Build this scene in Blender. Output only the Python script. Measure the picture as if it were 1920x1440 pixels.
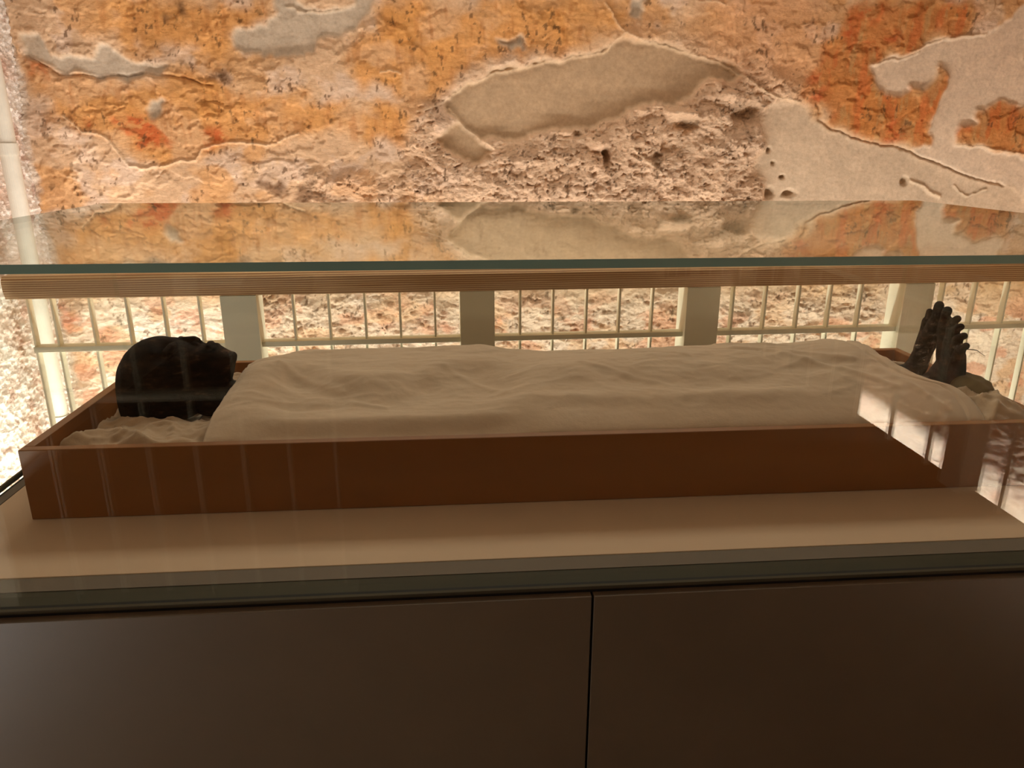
import bpy, bmesh, math, random
import numpy as np
from mathutils import Vector, Matrix

random.seed(7)
for o in list(bpy.data.objects):
    bpy.data.objects.remove(o)
SC = bpy.context.scene
COL = SC.collection
EYE = 1.5                      # eye height above the visitor platform (metres)

# ------------------------------------------------------------------ camera
FPX = 1395.7
PITCH, YAW, ROLL = 0.31002, 0.08087, 0.00225
_cp, _sp = math.cos(PITCH), math.sin(PITCH)
FWD = np.array([math.sin(YAW) * _cp, math.cos(YAW) * _cp, -_sp])
_r = np.array([math.cos(YAW), -math.sin(YAW), 0.0])
_u = np.cross(_r, FWD)
RGT = _r * math.cos(ROLL) + _u * math.sin(ROLL)
UPV = -_r * math.sin(ROLL) + _u * math.cos(ROLL)
cam = bpy.data.cameras.new('camera')
cam.sensor_width = 36.0
cam.lens = FPX * 36.0 / 1920.0
cam.clip_start = 0.02
camo = bpy.data.objects.new('camera', cam)
COL.objects.link(camo)
m = Matrix.Identity(4)
for i in range(3):
    m[i][0], m[i][1], m[i][2] = RGT[i], UPV[i], -FWD[i]
m[2][3] = EYE
camo.matrix_world = m
SC.camera = camo

# ------------------------------------------------------------------ world, exposure, lamps
SC.view_settings.view_transform = 'Standard'
SC.view_settings.look = 'None'
SC.view_settings.gamma = 1.0
SC.view_settings.use_curve_mapping = False
SC.view_settings.exposure = 0.0
SC.cycles.transparent_max_bounces = 32
SC.cycles.max_bounces = 10
SC.cycles.diffuse_bounces = 5
w = bpy.data.worlds.new('world')
SC.world = w
w.use_nodes = True
w.node_tree.nodes['Background'].inputs[0].default_value = (1.0, 0.94, 0.85, 1)
w.node_tree.nodes['Background'].inputs[1].default_value = 0.02


def lamp(name, loc, aim, sx, sy, watts, col, spread=180):
    l = bpy.data.lights.new(name, 'AREA')
    l.shape = 'RECTANGLE'
    l.size, l.size_y = sx, sy
    l.energy = watts
    l.color = col
    l.spread = math.radians(spread)
    o = bpy.data.objects.new(name, l)
    COL.objects.link(o)
    z = -Vector(aim).normalized()
    x = Vector((0, 0, 1)).cross(z)
    if x.length < 1e-4:
        x = Vector((1, 0, 0))
    if abs(aim[0]) < 1e-6 and x.x < 0:
        x = -x
    x.normalize()
    y = z.cross(x)
    mm = Matrix((x, y, z)).transposed().to_4x4()
    mm.translation = Vector((loc[0], loc[1], loc[2] + EYE))
    o.matrix_world = mm
    return o


WARM = (1.0, 0.95, 0.87)
NEUT = (1.0, 0.97, 0.92)
lamp('uplight_back', (0.8, 3.12, -1.82), (0, 0.32, 1.0), 5.6, 0.05, 80, WARM)
lamp('uplight_left', (-1.74, 2.55, -2.2), (-0.15, 0, 0.8), 3.0, 0.05, 68, NEUT)
lamp('underfloor_right', (1.90, -3.45, -1.75), (1.0, 0, -0.12), 1.25, 0.04, 250, (1.0, 0.99, 0.98), 100)
lamp('uplight_right', (3.30, -1.3, -2.38), (1.0, 0, 0.45), 2.8, 0.06, 85, (1.0, 0.96, 0.90), 110)
lamp('floor_glow_left', (-1.98, 0.12, -1.44), (0.5, 0.1, 0.8), 1.1, 0.05, 20, NEUT)  # unseen strip added to give the plinth its glow at the left
lamp('bounce_fill_front', (0.3, -1.8, 1.45), (0, 0.35, -1), 3.0, 1.0, 7, (1.0, 0.93, 0.82))  # added fill in place of room bounce, no such fitting
lamp('bounce_fill_case', (0.3, 3.2, 1.5), (0, -0.65, -1), 2.6, 0.5, 31, (1.0, 0.93, 0.82))  # added fill from above and behind, stands in for wall bounce


# ------------------------------------------------------------------ helpers
def srgb(r, g, b):
    def f(c):
        c /= 255.0
        return c / 12.92 if c <= 0.04045 else ((c + 0.055) / 1.055) ** 2.4
    return (f(r), f(g), f(b), 1.0)


def at(px, py, Y):
    """point of the vertical plane at depth Y (relative to the eye, z up)"""
    d = FWD + RGT * (px - 960) / FPX - UPV * (py - 720) / FPX
    d = d * (Y / d[1])
    return Vector((d[0], Y, d[2]))


def W(x, y, z):
    return Vector((x, y, z + EYE))


def tag(o, label=None, cat=None, group=None, kind=None):
    if label: o['label'] = label
    if cat: o['category'] = cat
    if group: o['group'] = group
    if kind: o['kind'] = kind
    return o


def empty(name, loc):
    o = bpy.data.objects.new(name, None)
    COL.objects.link(o)
    o.location = loc
    o.empty_display_size = 0.1
    return o


def link(name, me, mats, parent=None, smooth=False):
    o = bpy.data.objects.new(name, me)
    COL.objects.link(o)
    for mt in (mats if isinstance(mats, (list, tuple)) else [mats]):
        me.materials.append(mt)
    if parent:
        o.parent = parent
        o.matrix_parent_inverse = Matrix.Translation(-parent.location)
    if smooth:
        me.polygons.foreach_set('use_smooth', [True] * len(me.polygons))
    return o


def bm_box(bm, x0, x1, y0, y1, z0, z1, mi=0, bevel=0.0):
    """box in eye-relative coordinates"""
    vs = [bm.verts.new(W(x, y, z)) for z in (z0, z1) for y in (y0, y1) for x in (x0, x1)]
    fs = [(0, 2, 3, 1), (4, 5, 7, 6), (0, 1, 5, 4), (2, 6, 7, 3), (0, 4, 6, 2), (1, 3, 7, 5)]
    out = []
    for f in fs:
        fc = bm.faces.new([vs[i] for i in f])
        fc.material_index = mi
        out.append(fc)
    if bevel > 0:
        es = list({e for f in out for e in f.edges})
        bmesh.ops.bevel(bm, geom=es, offset=bevel, segments=2, affect='EDGES', profile=0.5)
    return out


def box(name, x0, x1, y0, y1, z0, z1, mat, parent=None, bevel=0.0):
    bm = bmesh.new()
    bm_box(bm, x0, x1, y0, y1, z0, z1, 0, bevel)
    me = bpy.data.meshes.new(name)
    bm.to_mesh(me)
    bm.free()
    return link(name, me, mat, parent)


def mat_new(name):
    mt = bpy.data.materials.new(name)
    mt.use_nodes = True
    nt = mt.node_tree
    nt.nodes.clear()
    out = nt.nodes.new('ShaderNodeOutputMaterial')
    return mt, nt, out


def N(nt, typ, **kw):
    n = nt.nodes.new(typ)
    for k, v in kw.items():
        if k in n.inputs:
            n.inputs[k].default_value = v
        else:
            setattr(n, k, v)
    return n


def ramp(nt, stops):
    r = nt.nodes.new('ShaderNodeValToRGB')
    el = r.color_ramp.elements
    while len(el) > 1:
        el.remove(el[-1])
    el[0].position, el[0].color = stops[0]
    for p, c in stops[1:]:
        e = el.new(p)
        e.color = c
    return r


def simple(name, c1, c2, scale=8, rough=0.6, bump=0.1, bscale=60, stretch=(1, 1, 1), metallic=0.0, detail=6, spec=0.5, dist=0.002):
    mt, nt, out = mat_new(name)
    tc = N(nt, 'ShaderNodeTexCoord')
    mp = N(nt, 'ShaderNodeMapping')
    mp.inputs['Scale'].default_value = stretch
    nt.links.new(tc.outputs['Object'], mp.inputs['Vector'])
    n1 = N(nt, 'ShaderNodeTexNoise', Scale=scale, Detail=detail, Roughness=0.6)
    nt.links.new(mp.outputs[0], n1.inputs['Vector'])
    r = ramp(nt, [(0.3, c1), (0.7, c2)])
    nt.links.new(n1.outputs[0], r.inputs[0])
    b = N(nt, 'ShaderNodeBsdfPrincipled', Roughness=rough, Metallic=metallic)
    b.inputs['Specular IOR Level'].default_value = spec
    nt.links.new(r.outputs[0], b.inputs['Base Color'])
    if bump > 0:
        n2 = N(nt, 'ShaderNodeTexNoise', Scale=bscale, Detail=5, Roughness=0.65)
        nt.links.new(mp.outputs[0], n2.inputs['Vector'])
        bp = N(nt, 'ShaderNodeBump', Strength=bump, Distance=dist)
        nt.links.new(n2.outputs[0], bp.inputs['Height'])
        nt.links.new(bp.outputs[0], b.inputs['Normal'])
    nt.links.new(b.outputs[0], out.inputs[0])
    return mt


# ------------------------------------------------------------------ materials
def wood_mat(name, dark, light, rings=70, rough=0.45, bumpS=0.15):
    mt, nt, out = mat_new(name)
    tc = N(nt, 'ShaderNodeTexCoord')
    mp = N(nt, 'ShaderNodeMapping')
    mp.inputs['Scale'].default_value = (0.05, 1, 1)
    nt.links.new(tc.outputs['Object'], mp.inputs['Vector'])
    n = N(nt, 'ShaderNodeTexNoise', Scale=9, Detail=3)
    nt.links.new(mp.outputs[0], n.inputs['Vector'])
    wv = N(nt, 'ShaderNodeTexWave', Scale=rings, Distortion=2.2, Detail=2)
    wv.wave_type = 'BANDS'
    wv.bands_direction = 'Z'
    wv.inputs['Detail Scale'].default_value = 1.2
    nt.links.new(mp.outputs[0], wv.inputs['Vector'])
    r = ramp(nt, [(0.15, dark), (0.75, light)])
    nt.links.new(wv.outputs[0], r.inputs[0])
    mx = N(nt, 'ShaderNodeMixRGB', blend_type='MULTIPLY', Fac=0.5)
    r2 = ramp(nt, [(0.3, (0.62, 0.62, 0.62, 1)), (0.7, (1, 1, 1, 1))])
    nt.links.new(n.outputs[0], r2.inputs[0])
    nt.links.new(r.outputs[0], mx.inputs[1])
    nt.links.new(r2.outputs[0], mx.inputs[2])
    b = N(nt, 'ShaderNodeBsdfPrincipled', Roughness=rough)
    nt.links.new(mx.outputs[0], b.inputs['Base Color'])
    bp = N(nt, 'ShaderNodeBump', Strength=bumpS, Distance=0.001)
    nt.links.new(wv.outputs[0], bp.inputs['Height'])
    nt.links.new(bp.outputs[0], b.inputs['Normal'])
    nt.links.new(b.outputs[0], out.inputs[0])
    return mt


M = {}
M['pine'] = wood_mat('pine_handrail', srgb(172, 118, 74), srgb(236, 196, 150), rings=38)
M['dark_wood'] = wood_mat('dark_handrail', srgb(60, 40, 26), srgb(80, 54, 36), rings=14, rough=0.9)  # front rail wood darkened to keep its mirrored band faint
M['tray'] = simple('mahogany_tray', srgb(134, 80, 32), srgb(148, 92, 40), 6, 0.36, 0.05, 60, stretch=(0.12, 1, 1))
M['cream'] = simple('cream_metal', srgb(240, 236, 214), srgb(246, 242, 222), 4, 0.45, 0.05, 200)
M['dimmed'] = simple('dimmed_cream_metal', srgb(168, 156, 134), srgb(180, 168, 146), 4, 0.5, 0.05, 200)  # same cream metal, darkened so its reflection stays faint
M['post'] = simple('cream_metal_post', srgb(232, 228, 208), srgb(238, 234, 214), 3, 0.5, 0.05, 200)
M['beige'] = simple('beige_felt_board', srgb(204, 174, 146), srgb(210, 181, 153), 3, 0.8, 0.15, 700)
M['taupe'] = simple('taupe_metal', srgb(112, 100, 88), srgb(118, 106, 94), 3, 0.75, 0.0, spec=0.25)
M['olive'] = simple('olive_metal', srgb(60, 57, 44), srgb(68, 64, 50), 3, 0.75, 0.0, spec=0.2)
M['lip'] = simple('brass_grey_lip', srgb(76, 70, 56), srgb(84, 78, 62), 3, 0.8, 0.0, spec=0.15)
M['black'] = simple('black_gap', srgb(10, 9, 8), srgb(14, 12, 10), 3, 0.8, 0.0)
M['plinth'] = simple('dark_brown_plinth', srgb(92, 76, 58), srgb(98, 82, 63), 5, 0.42, 0.25, 900, dist=0.0004)
M['platform'] = simple('grey_timber_platform', srgb(110, 90, 70), srgb(130, 108, 85), 5, 0.7, 0.2, 30)
M['rock'] = simple('raw_rock', srgb(176, 158, 138), srgb(196, 178, 158), 3, 0.9, 0.6, 12, dist=0.02)
M['pipe'] = simple('white_pipe', srgb(208, 202, 188), srgb(222, 216, 202), 12, 0.5, 0.2, 40)
M['thread'] = simple('linen_thread', srgb(60, 48, 36), srgb(80, 64, 48), 12, 0.8, 0.0)


def linen_mat(name, c1, c2):
    mt, nt, out = mat_new(name)
    tc = N(nt, 'ShaderNodeTexCoord')
    n1 = N(nt, 'ShaderNodeTexNoise', Scale=5, Detail=6, Roughness=0.6)
    nt.links.new(tc.outputs['Object'], n1.inputs['Vector'])
    r = ramp(nt, [(0.3, c1), (0.7, c2)])
    nt.links.new(n1.outputs[0], r.inputs[0])
    b = N(nt, 'ShaderNodeBsdfPrincipled', Roughness=0.95)
    b.inputs['Specular IOR Level'].default_value = 0.1
    b.inputs['Sheen Weight'].default_value = 0.25
    nt.links.new(r.outputs[0], b.inputs['Base Color'])
    hs = []
    for ax, sc in (('X', 420), ('Y', 420)):
        wv = N(nt, 'ShaderNodeTexWave', Scale=sc, Distortion=3, Detail=2)
        wv.bands_direction = ax
        nt.links.new(tc.outputs['Object'], wv.inputs['Vector'])
        hs.append(wv)
    ad = N(nt, 'ShaderNodeMath', operation='ADD')
    nt.links.new(hs[0].outputs[1], ad.inputs[0])
    nt.links.new(hs[1].outputs[1], ad.inputs[1])
    n2 = N(nt, 'ShaderNodeTexNoise', Scale=26, Detail=4, Roughness=0.6)
    nt.links.new(tc.outputs['Object'], n2.inputs['Vector'])
    b1 = N(nt, 'ShaderNodeBump', Strength=0.12, Distance=0.0008)
    nt.links.new(ad.outputs[0], b1.inputs['Height'])
    b2 = N(nt, 'ShaderNodeBump', Strength=0.3, Distance=0.006)
    nt.links.new(n2.outputs[0], b2.inputs['Height'])
    nt.links.new(b1.outputs[0], b2.inputs['Normal'])
    nt.links.new(b2.outputs[0], b.inputs['Normal'])
    nt.links.new(b.outputs[0], out.inputs[0])
    return mt


M['linen'] = linen_mat('linen_sheet', srgb(206, 180, 154), srgb(214, 189, 164))
M['linen2'] = linen_mat('linen_bedding', srgb(184, 156, 128), srgb(198, 170, 142))
M['cushion'] = linen_mat('olive_cushion', srgb(120, 100, 66), srgb(138, 116, 78))


def skin_mat():
    mt, nt, out = mat_new('blackened_skin')
    tc = N(nt, 'ShaderNodeTexCoord')
    mp = N(nt, 'ShaderNodeMapping')
    mp.inputs['Scale'].default_value = (1, 1, 2.2)
    nt.links.new(tc.outputs['Object'], mp.inputs['Vector'])
    n1 = N(nt, 'ShaderNodeTexNoise', Scale=28, Detail=8, Roughness=0.65)
    nt.links.new(mp.outputs[0], n1.inputs['Vector'])
    r = ramp(nt, [(0.40, srgb(16, 10, 6)), (0.56, srgb(44, 29, 18)), (0.7, srgb(92, 64, 44))])
    nt.links.new(n1.outputs[0], r.inputs[0])
    b = N(nt, 'ShaderNodeBsdfPrincipled', Roughness=0.75)
    b.inputs['Specular IOR Level'].default_value = 0.15
    nt.links.new(r.outputs[0], b.inputs['Base Color'])
    n2 = N(nt, 'ShaderNodeTexNoise', Scale=120, Detail=6, Roughness=0.7)
    nt.links.new(mp.outputs[0], n2.inputs['Vector'])
    bp = N(nt, 'ShaderNodeBump', Strength=0.8, Distance=0.003)
    nt.links.new(n2.outputs[0], bp.inputs['Height'])
    nt.links.new(bp.outputs[0], b.inputs['Normal'])
    nt.links.new(b.outputs[0], out.inputs[0])
    return mt


M['skin'] = skin_mat()


def glass_mat():
    mt, nt, out = mat_new('clear_glass')
    lw = N(nt, 'ShaderNodeLayerWeight', Blend=0.5)
    pw = N(nt, 'ShaderNodeMath', operation='POWER')
    pw.inputs[1].default_value = 5.0
    nt.links.new(lw.outputs['Facing'], pw.inputs[0])
    ml = N(nt, 'ShaderNodeMath', operation='MULTIPLY_ADD')
    ml.inputs[1].default_value = 0.96
    ml.inputs[2].default_value = 0.04
    nt.links.new(pw.outputs[0], ml.inputs[0])
    tr = N(nt, 'ShaderNodeBsdfTransparent')
    tr.inputs[0].default_value = (0.965, 0.985, 0.965, 1)
    gl = N(nt, 'ShaderNodeBsdfGlossy', Roughness=0.0)
    gl.inputs[0].default_value = (0.97, 1.0, 0.98, 1)
    mx = N(nt, 'ShaderNodeMixShader')
    nt.links.new(ml.outputs[0], mx.inputs[0])
    nt.links.new(tr.outputs[0], mx.inputs[1])
    nt.links.new(gl.outputs[0], mx.inputs[2])
    nt.links.new(mx.outputs[0], out.inputs[0])
    return mt


M['glass'] = glass_mat()
M['glass_edge'] = simple('green_glass_edge', srgb(110, 134, 122), srgb(118, 142, 128), 3, 0.25, 0.0)


def plaster_mat(name, bump=0.6, bs=1.0):
    """colour comes from the mesh's albedo attribute; fine grain and relief from nodes"""
    mt, nt, out = mat_new(name)
    tc = N(nt, 'ShaderNodeTexCoord')
    at_ = N(nt, 'ShaderNodeAttribute', attribute_name='albedo')
    rg = N(nt, 'ShaderNodeAttribute', attribute_name='rough')
    n1 = N(nt, 'ShaderNodeTexNoise', Scale=55, Detail=6, Roughness=0.7)
    nt.links.new(tc.outputs['Object'], n1.inputs['Vector'])
    r = ramp(nt, [(0.25, (0.80, 0.76, 0.72, 1)), (0.6, (1.06, 1.06, 1.06, 1))])
    nt.links.new(n1.outputs[0], r.inputs[0])
    mx = N(nt, 'ShaderNodeMixRGB', blend_type='MULTIPLY', Fac=0.8)
    nt.links.new(at_.outputs['Color'], mx.inputs[1])
    nt.links.new(r.outputs[0], mx.inputs[2])
    b = N(nt, 'ShaderNodeBsdfPrincipled', Roughness=0.9)
    b.inputs['Specular IOR Level'].default_value = 0.15
    nt.links.new(mx.outputs[0], b.inputs['Base Color'])
    mp = N(nt, 'ShaderNodeMapping')
    mp.inputs['Scale'].default_value = (1.0, 1.0, 1.7)
    nt.links.new(tc.outputs['Object'], mp.inputs['Vector'])
    n2 = N(nt, 'ShaderNodeTexNoise', Scale=38 * bs, Detail=8, Roughness=0.62, Distortion=0.6)
    nt.links.new(mp.outputs[0], n2.inputs['Vector'])
    b1 = N(nt, 'ShaderNodeBump', Distance=0.012)
    nt.links.new(n2.outputs[0], b1.inputs['Height'])
    mm = N(nt, 'ShaderNodeMath', operation='MULTIPLY')
    mm.inputs[1].default_value = bump
    nt.links.new(rg.outputs['Fac'], mm.inputs[0])
    nt.links.new(mm.outputs[0], b1.inputs['Strength'])
    nt.links.new(b1.outputs[0], b.inputs['Normal'])
    nt.links.new(b.outputs[0], out.inputs[0])
    return mt


M['plaster'] = plaster_mat('painted_plaster', 0.85)
M['limestone'] = plaster_mat('rough_limestone', 0.8, 1.3)


# ------------------------------------------------------------------ noise in numpy
def vnoise(x, y, seed):
    rs = np.random.RandomState(seed)
    G = rs.rand(256, 256)
    xi = np.floor(x).astype(int); yi = np.floor(y).astype(int)
    xf = x - xi; yf = y - yi
    xf = xf * xf * xf * (xf * (xf * 6 - 15) + 10); yf = yf * yf * yf * (yf * (yf * 6 - 15) + 10)
    a = G[xi % 256, yi % 256]; b = G[(xi + 1) % 256, yi % 256]
    c = G[xi % 256, (yi + 1) % 256]; d = G[(xi + 1) % 256, (yi + 1) % 256]
    return (a * (1 - xf) + b * xf) * (1 - yf) + (c * (1 - xf) + d * xf) * yf


def fbm(x, y, seed, octs=5, gain=0.5):
    s = 0; a = 1; t = 0
    for i in range(octs):
        ca, sa = math.cos(i * 1.1), math.sin(i * 1.1)
        s = s + a * vnoise((x * ca - y * sa) * 2.03 ** i + 17 * i, (x * sa + y * ca) * 2.03 ** i + 9 * i, seed + i)
        t += a; a *= gain
    return s / t


def ridged(x, y, seed, octs=5, gain=0.55):
    s = 0; a = 1; t = 0
    for i in range(octs):
        ca, sa = math.cos(i * 0.9), math.sin(i * 0.9)
        n = vnoise((x * ca - y * sa) * 2.03 ** i + 17 * i, (x * sa + y * ca) * 2.03 ** i + 9 * i, seed + i)
        s = s + a * (1 - np.abs(2 * n - 1)) ** 2
        t += a; a *= gain
    return s / t


def sstep(a, b, x):
    t = np.clip((x - a) / (b - a), 0, 1)
    return t * t * (3 - 2 * t)


def blur(m, k):
    for _ in range(2):
        for ax in (0, 1):
            c = np.cumsum(np.pad(m, [(k + 1, k) if i == ax else (0, 0) for i in (0, 1)], mode='edge'), axis=ax)
            n = m.shape[ax]
            hi = np.take(c, np.arange(2 * k + 1, 2 * k + 1 + n), axis=ax)
            lo = np.take(c, np.arange(0, n), axis=ax)
            m = (hi - lo) / (2 * k + 1)
    return m


def inside(px, py, poly):
    r = np.zeros(px.shape, bool)
    xs = [p[0] for p in poly]; ys = [p[1] for p in poly]
    sel = (px > min(xs)) & (px < max(xs)) & (py > min(ys)) & (py < max(ys))
    x = px[sel]; y = py[sel]; c = np.zeros(x.shape, bool)
    n = len(poly)
    for i in range(n):
        x0, y0 = poly[i]; x1, y1 = poly[(i + 1) % n]
        if y0 == y1: continue
        c ^= ((y0 > y) != (y1 > y)) & (x < (x1 - x0) * (y - y0) / (y1 - y0) + x0)
    r[sel] = c
    return r


def polydist(px, py, line):
    d = np.full(px.shape, 1e9)
    for (x0, y0), (x1, y1) in zip(line[:-1], line[1:]):
        L = (x1 - x0) ** 2 + (y1 - y0) ** 2
        sel = (px > min(x0, x1) - 30) & (px < max(x0, x1) + 30) & (py > min(y0, y1) - 30) & (py < max(y0, y1) + 30)
        x = px[sel]; y = py[sel]
        t = np.clip(((x - x0) * (x1 - x0) + (y - y0) * (y1 - y0)) / L, 0, 1)
        d[sel] = np.minimum(d[sel], np.hypot(x - x0 - t * (x1 - x0), y - y0 - t * (y1 - y0)))
    return d


def grid_mesh(name, P, mats, attrs=None, parent=None, flip=False):
    """P: array (rows, cols, 3) of world points"""
    R, C = P.shape[:2]
    me = bpy.data.meshes.new(name)
    me.vertices.add(R * C)
    me.vertices.foreach_set('co', P.reshape(-1).astype(np.float32))
    i, j = np.meshgrid(np.arange(R - 1), np.arange(C - 1), indexing='ij')
    a = (i * C + j).ravel(); b = a + 1; c = b + C; d = a + C
    q = np.stack([a, d, c, b] if flip else [a, b, c, d], 1).ravel()
    nf = (R - 1) * (C - 1)
    me.loops.add(nf * 4)
    me.loops.foreach_set('vertex_index', q.astype(np.int32))
    me.polygons.add(nf)
    me.polygons.foreach_set('loop_start', np.arange(0, nf * 4, 4, dtype=np.int32))
    me.polygons.foreach_set('loop_total', np.full(nf, 4, dtype=np.int32))
    me.update(calc_edges=True)
    for k, v in (attrs or {}).items():
        if v.ndim == 3:
            at_ = me.attributes.new(k, 'FLOAT_COLOR', 'POINT')
            rgba = np.concatenate([v.reshape(-1, 3), np.ones((R * C, 1))], 1)
            at_.data.foreach_set('color', rgba.ravel().astype(np.float32))
        else:
            at_ = me.attributes.new(k, 'FLOAT', 'POINT')
            at_.data.foreach_set('value', v.ravel().astype(np.float32))
    return link(name, me, mats, parent, smooth=True)


# ================================================================== THE SETTING
YW = 4.10          # back wall
XL, XR = -2.08, 3.62
PIT, TOP = -2.45, 1.62


def C3(*c):
    return np.array(srgb(*c)[:3])


def mixc(col, c, m):
    return col * (1 - m[..., None]) + c * m[..., None]


def back_wall():
    xs = np.linspace(XL - 0.05, XR + 0.05, 1000)
    zs = np.concatenate([np.linspace(PIT, -1.5, 30)[:-1], np.linspace(-1.5, 0.86, 410), np.linspace(0.86, TOP, 24)[1:]])
    X, Z = np.meshgrid(xs, zs)
    # image pixel coordinates of each wall point, in which the plaster patches are outlined
    dx, dy, dz = X, np.full(X.shape, YW), Z
    dep = dx * FWD[0] + dy * FWD[1] + dz * FWD[2]
    PX = 960 + FPX * (dx * RGT[0] + dy * RGT[1] + dz * RGT[2]) / dep
    PY = 720 - FPX * (dx * UPV[0] + dy * UPV[1] + dz * UPV[2]) / dep
    wx = (fbm(X * 9, Z * 9, 3, 5, 0.6) - 0.5) * 34
    wz = (fbm(X * 9 + 40, Z * 9, 13, 5, 0.6) - 0.5) * 34
    U, V = PX + wx, PY + wz
    U2, V2 = PX + wx * 2.2, PY + wz * 2.2

    def mask(polys, soft=1, u=U, v=V):
        m = np.zeros(X.shape)
        for p in polys:
            m = np.maximum(m, inside(u, v, p).astype(float))
        return blur(m, soft) if soft else m

    n_big = fbm(X * 1.6, Z * 2.0, 21, 4)
    n_mid = fbm(X * 6, Z * 7, 31, 5)
    n_fin = fbm(X * 28, Z * 34, 41, 4, 0.6)
    n_sp = fbm(X * 42, Z * 26, 47, 3, 0.6)
    streak = fbm(X * 40, Z * 9, 53, 3)
    # ---- pigment
    col = np.zeros(X.shape + (3,)) + C3(208, 174, 140)
    col = mixc(col, C3(204, 160, 114), sstep(0.42, 0.62, n_big) * 0.9)
    col = mixc(col, C3(212, 186, 164), sstep(0.50, 0.66, n_mid) * 0.75)
    col = mixc(col, C3(204, 154, 102), sstep(0.50, 0.66, fbm(X * 4 + 9, Z * 5, 61, 5)) * 0.8)
    pink = np.maximum(sstep(760, 900, PX + wx * 3) * sstep(60, 150, PY + wz), 0)
    pink = pink * sstep(1560, 1420, PX + wx * 2)
    col = mixc(col, C3(214, 184, 154), pink * 0.85)
    upm = sstep(1250, 1400, U2) * sstep(1600, 1480, U2) * sstep(200, 120, PY)
    col = mixc(col, C3(214, 162, 118), upm * 0.7)
    # saturated orange and red fields
    ORANGE = [
        [(30, 105), (60, 112), (110, 140), (190, 146), (310, 142), (400, 165), (520, 180), (640, 200), (760, 215), (760, 270), (640, 260), (560, 255), (500, 273), (430, 268), (375, 300), (280, 310), (215, 262), (150, 235), (60, 180)],
        [(160, 0), (520, 0), (515, 45), (440, 70), (430, 110), (300, 90), (210, 70)],
        [(700, 10), (1180, 0), (1160, 60), (1090, 90), (960, 110), (860, 140), (800, 180), (740, 190), (640, 120), (700, 60)],
        [(1640, 0), (1850, 0), (1820, 45), (1790, 62), (1700, 88), (1640, 108), (1625, 160), (1650, 186), (1700, 188), (1772, 125), (1758, 200), (1740, 272), (1690, 274), (1610, 250), (1550, 222), (1520, 190), (1490, 150), (1560, 80)],
        [(1826, 200), (1925, 185), (1925, 290), (1870, 277), (1785, 270), (1800, 235), (1824, 228)],
        [(1840, 310), (1925, 315), (1925, 370), (1880, 345)],
    ]
    mo = mask(ORANGE, 3, U2, V2)
    col = mixc(col, C3(206, 148, 84), mo * (0.45 + 0.45 * sstep(0.35, 0.6, n_mid)))
    REDS = [
        [(25, 105), (55, 108), (105, 140), (110, 165), (60, 150), (35, 150)], [(165, 215), (190, 212), (188, 240), (170, 232)],
        [(210, 205), (270, 215), (350, 262), (345, 275), (260, 270), (225, 240)], [(370, 225), (420, 222), (450, 240), (400, 268), (370, 262)],
        [(1640, 0), (1720, 0), (1700, 60), (1620, 110), (1560, 130), (1580, 70)], [(1495, 125), (1530, 130), (1525, 155), (1500, 155)],
        [(1530, 170), (1550, 175), (1545, 215), (1520, 190)], [(1700, 170), (1770, 130), (1758, 170), (1710, 190)],
        [(1800, 235), (1830, 235), (1830, 275), (1788, 272)], [(1650, 245), (1700, 235), (1700, 272), (1660, 265)],
        [(105, 575), (150, 570), (160, 600), (140, 625), (118, 615)], [(660, 580), (860, 560), (860, 610), (700, 620)],
        [(900, 590), (960, 590), (950, 640), (905, 620)], [(310, 565), (380, 560), (370, 620), (320, 610)], [(1040, 600), (1110, 590), (1090, 625), (1040, 620)]]
    mr = mask(REDS, 2, U2, V2)
    deep = mask(ORANGE[3:5], 3, U2, V2)
    col = mixc(col, C3(190, 122, 66), deep * 0.75)
    col = mixc(col, C3(196, 98, 52), deep * sstep(0.50, 0.64, fbm(X * 16, Z * 5, 57, 5, 0.6)) * 0.5)
    col = mixc(col, C3(186, 146, 96), deep * sstep(0.56, 0.66, fbm(X * 22 + 7, Z * 7, 59, 4, 0.6)) * 0.7)
    mr = mr * (0.25 + 0.75 * sstep(0.40, 0.56, fbm(X * 16, Z * 34, 58, 5, 0.65)))
    col = mixc(col, C3(192, 100, 56), mr * sstep(0.34, 0.52, n_mid) * 0.95)
    strk = sstep(0.55, 0.75, streak) * mo
    col = mixc(col, C3(172, 112, 62), strk * 0.45)
    # plaster losses: grey cement fills and smooth beige repairs
    GREY = [
        [(514, -40), (520, 28), (505, 50), (446, 58), (438, 84), (455, 96), (492, 104), (572, 104), (602, 74), (642, 62), (664, 68), (688, 36), (700, -40)],
        [(44, 58), (76, 60), (96, 104), (180, 112), (190, 86), (214, 94), (242, 106), (322, 125), (318, 136), (262, 138), (200, 146), (150, 142), (110, 136), (82, 118), (48, 104)],
        [(276, 182), (304, 188), (306, 212), (292, 226), (274, 206)], [(924, 74), (952, 82), (984, 74), (990, 96), (960, 96), (936, 88)],
        [(1180, -10), (1215, -10), (1208, 26), (1178, 24)]]
    CEM = [[(828, 192), (850, 168), (900, 145), (960, 122), (1062, 108), (1130, 105), (1168, 66), (1204, 74), (1272, 86), (1300, 104), (1326, 112), (1392, 126), (1384, 146), (1320, 150), (1304, 166), (1252, 196), (1180, 206), (1100, 240), (1050, 246), (985, 256), (940, 262), (904, 265), (868, 236), (835, 212)],
           [(842, 236), (866, 236), (902, 266), (934, 288), (890, 302), (846, 292), (820, 268)]]
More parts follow.
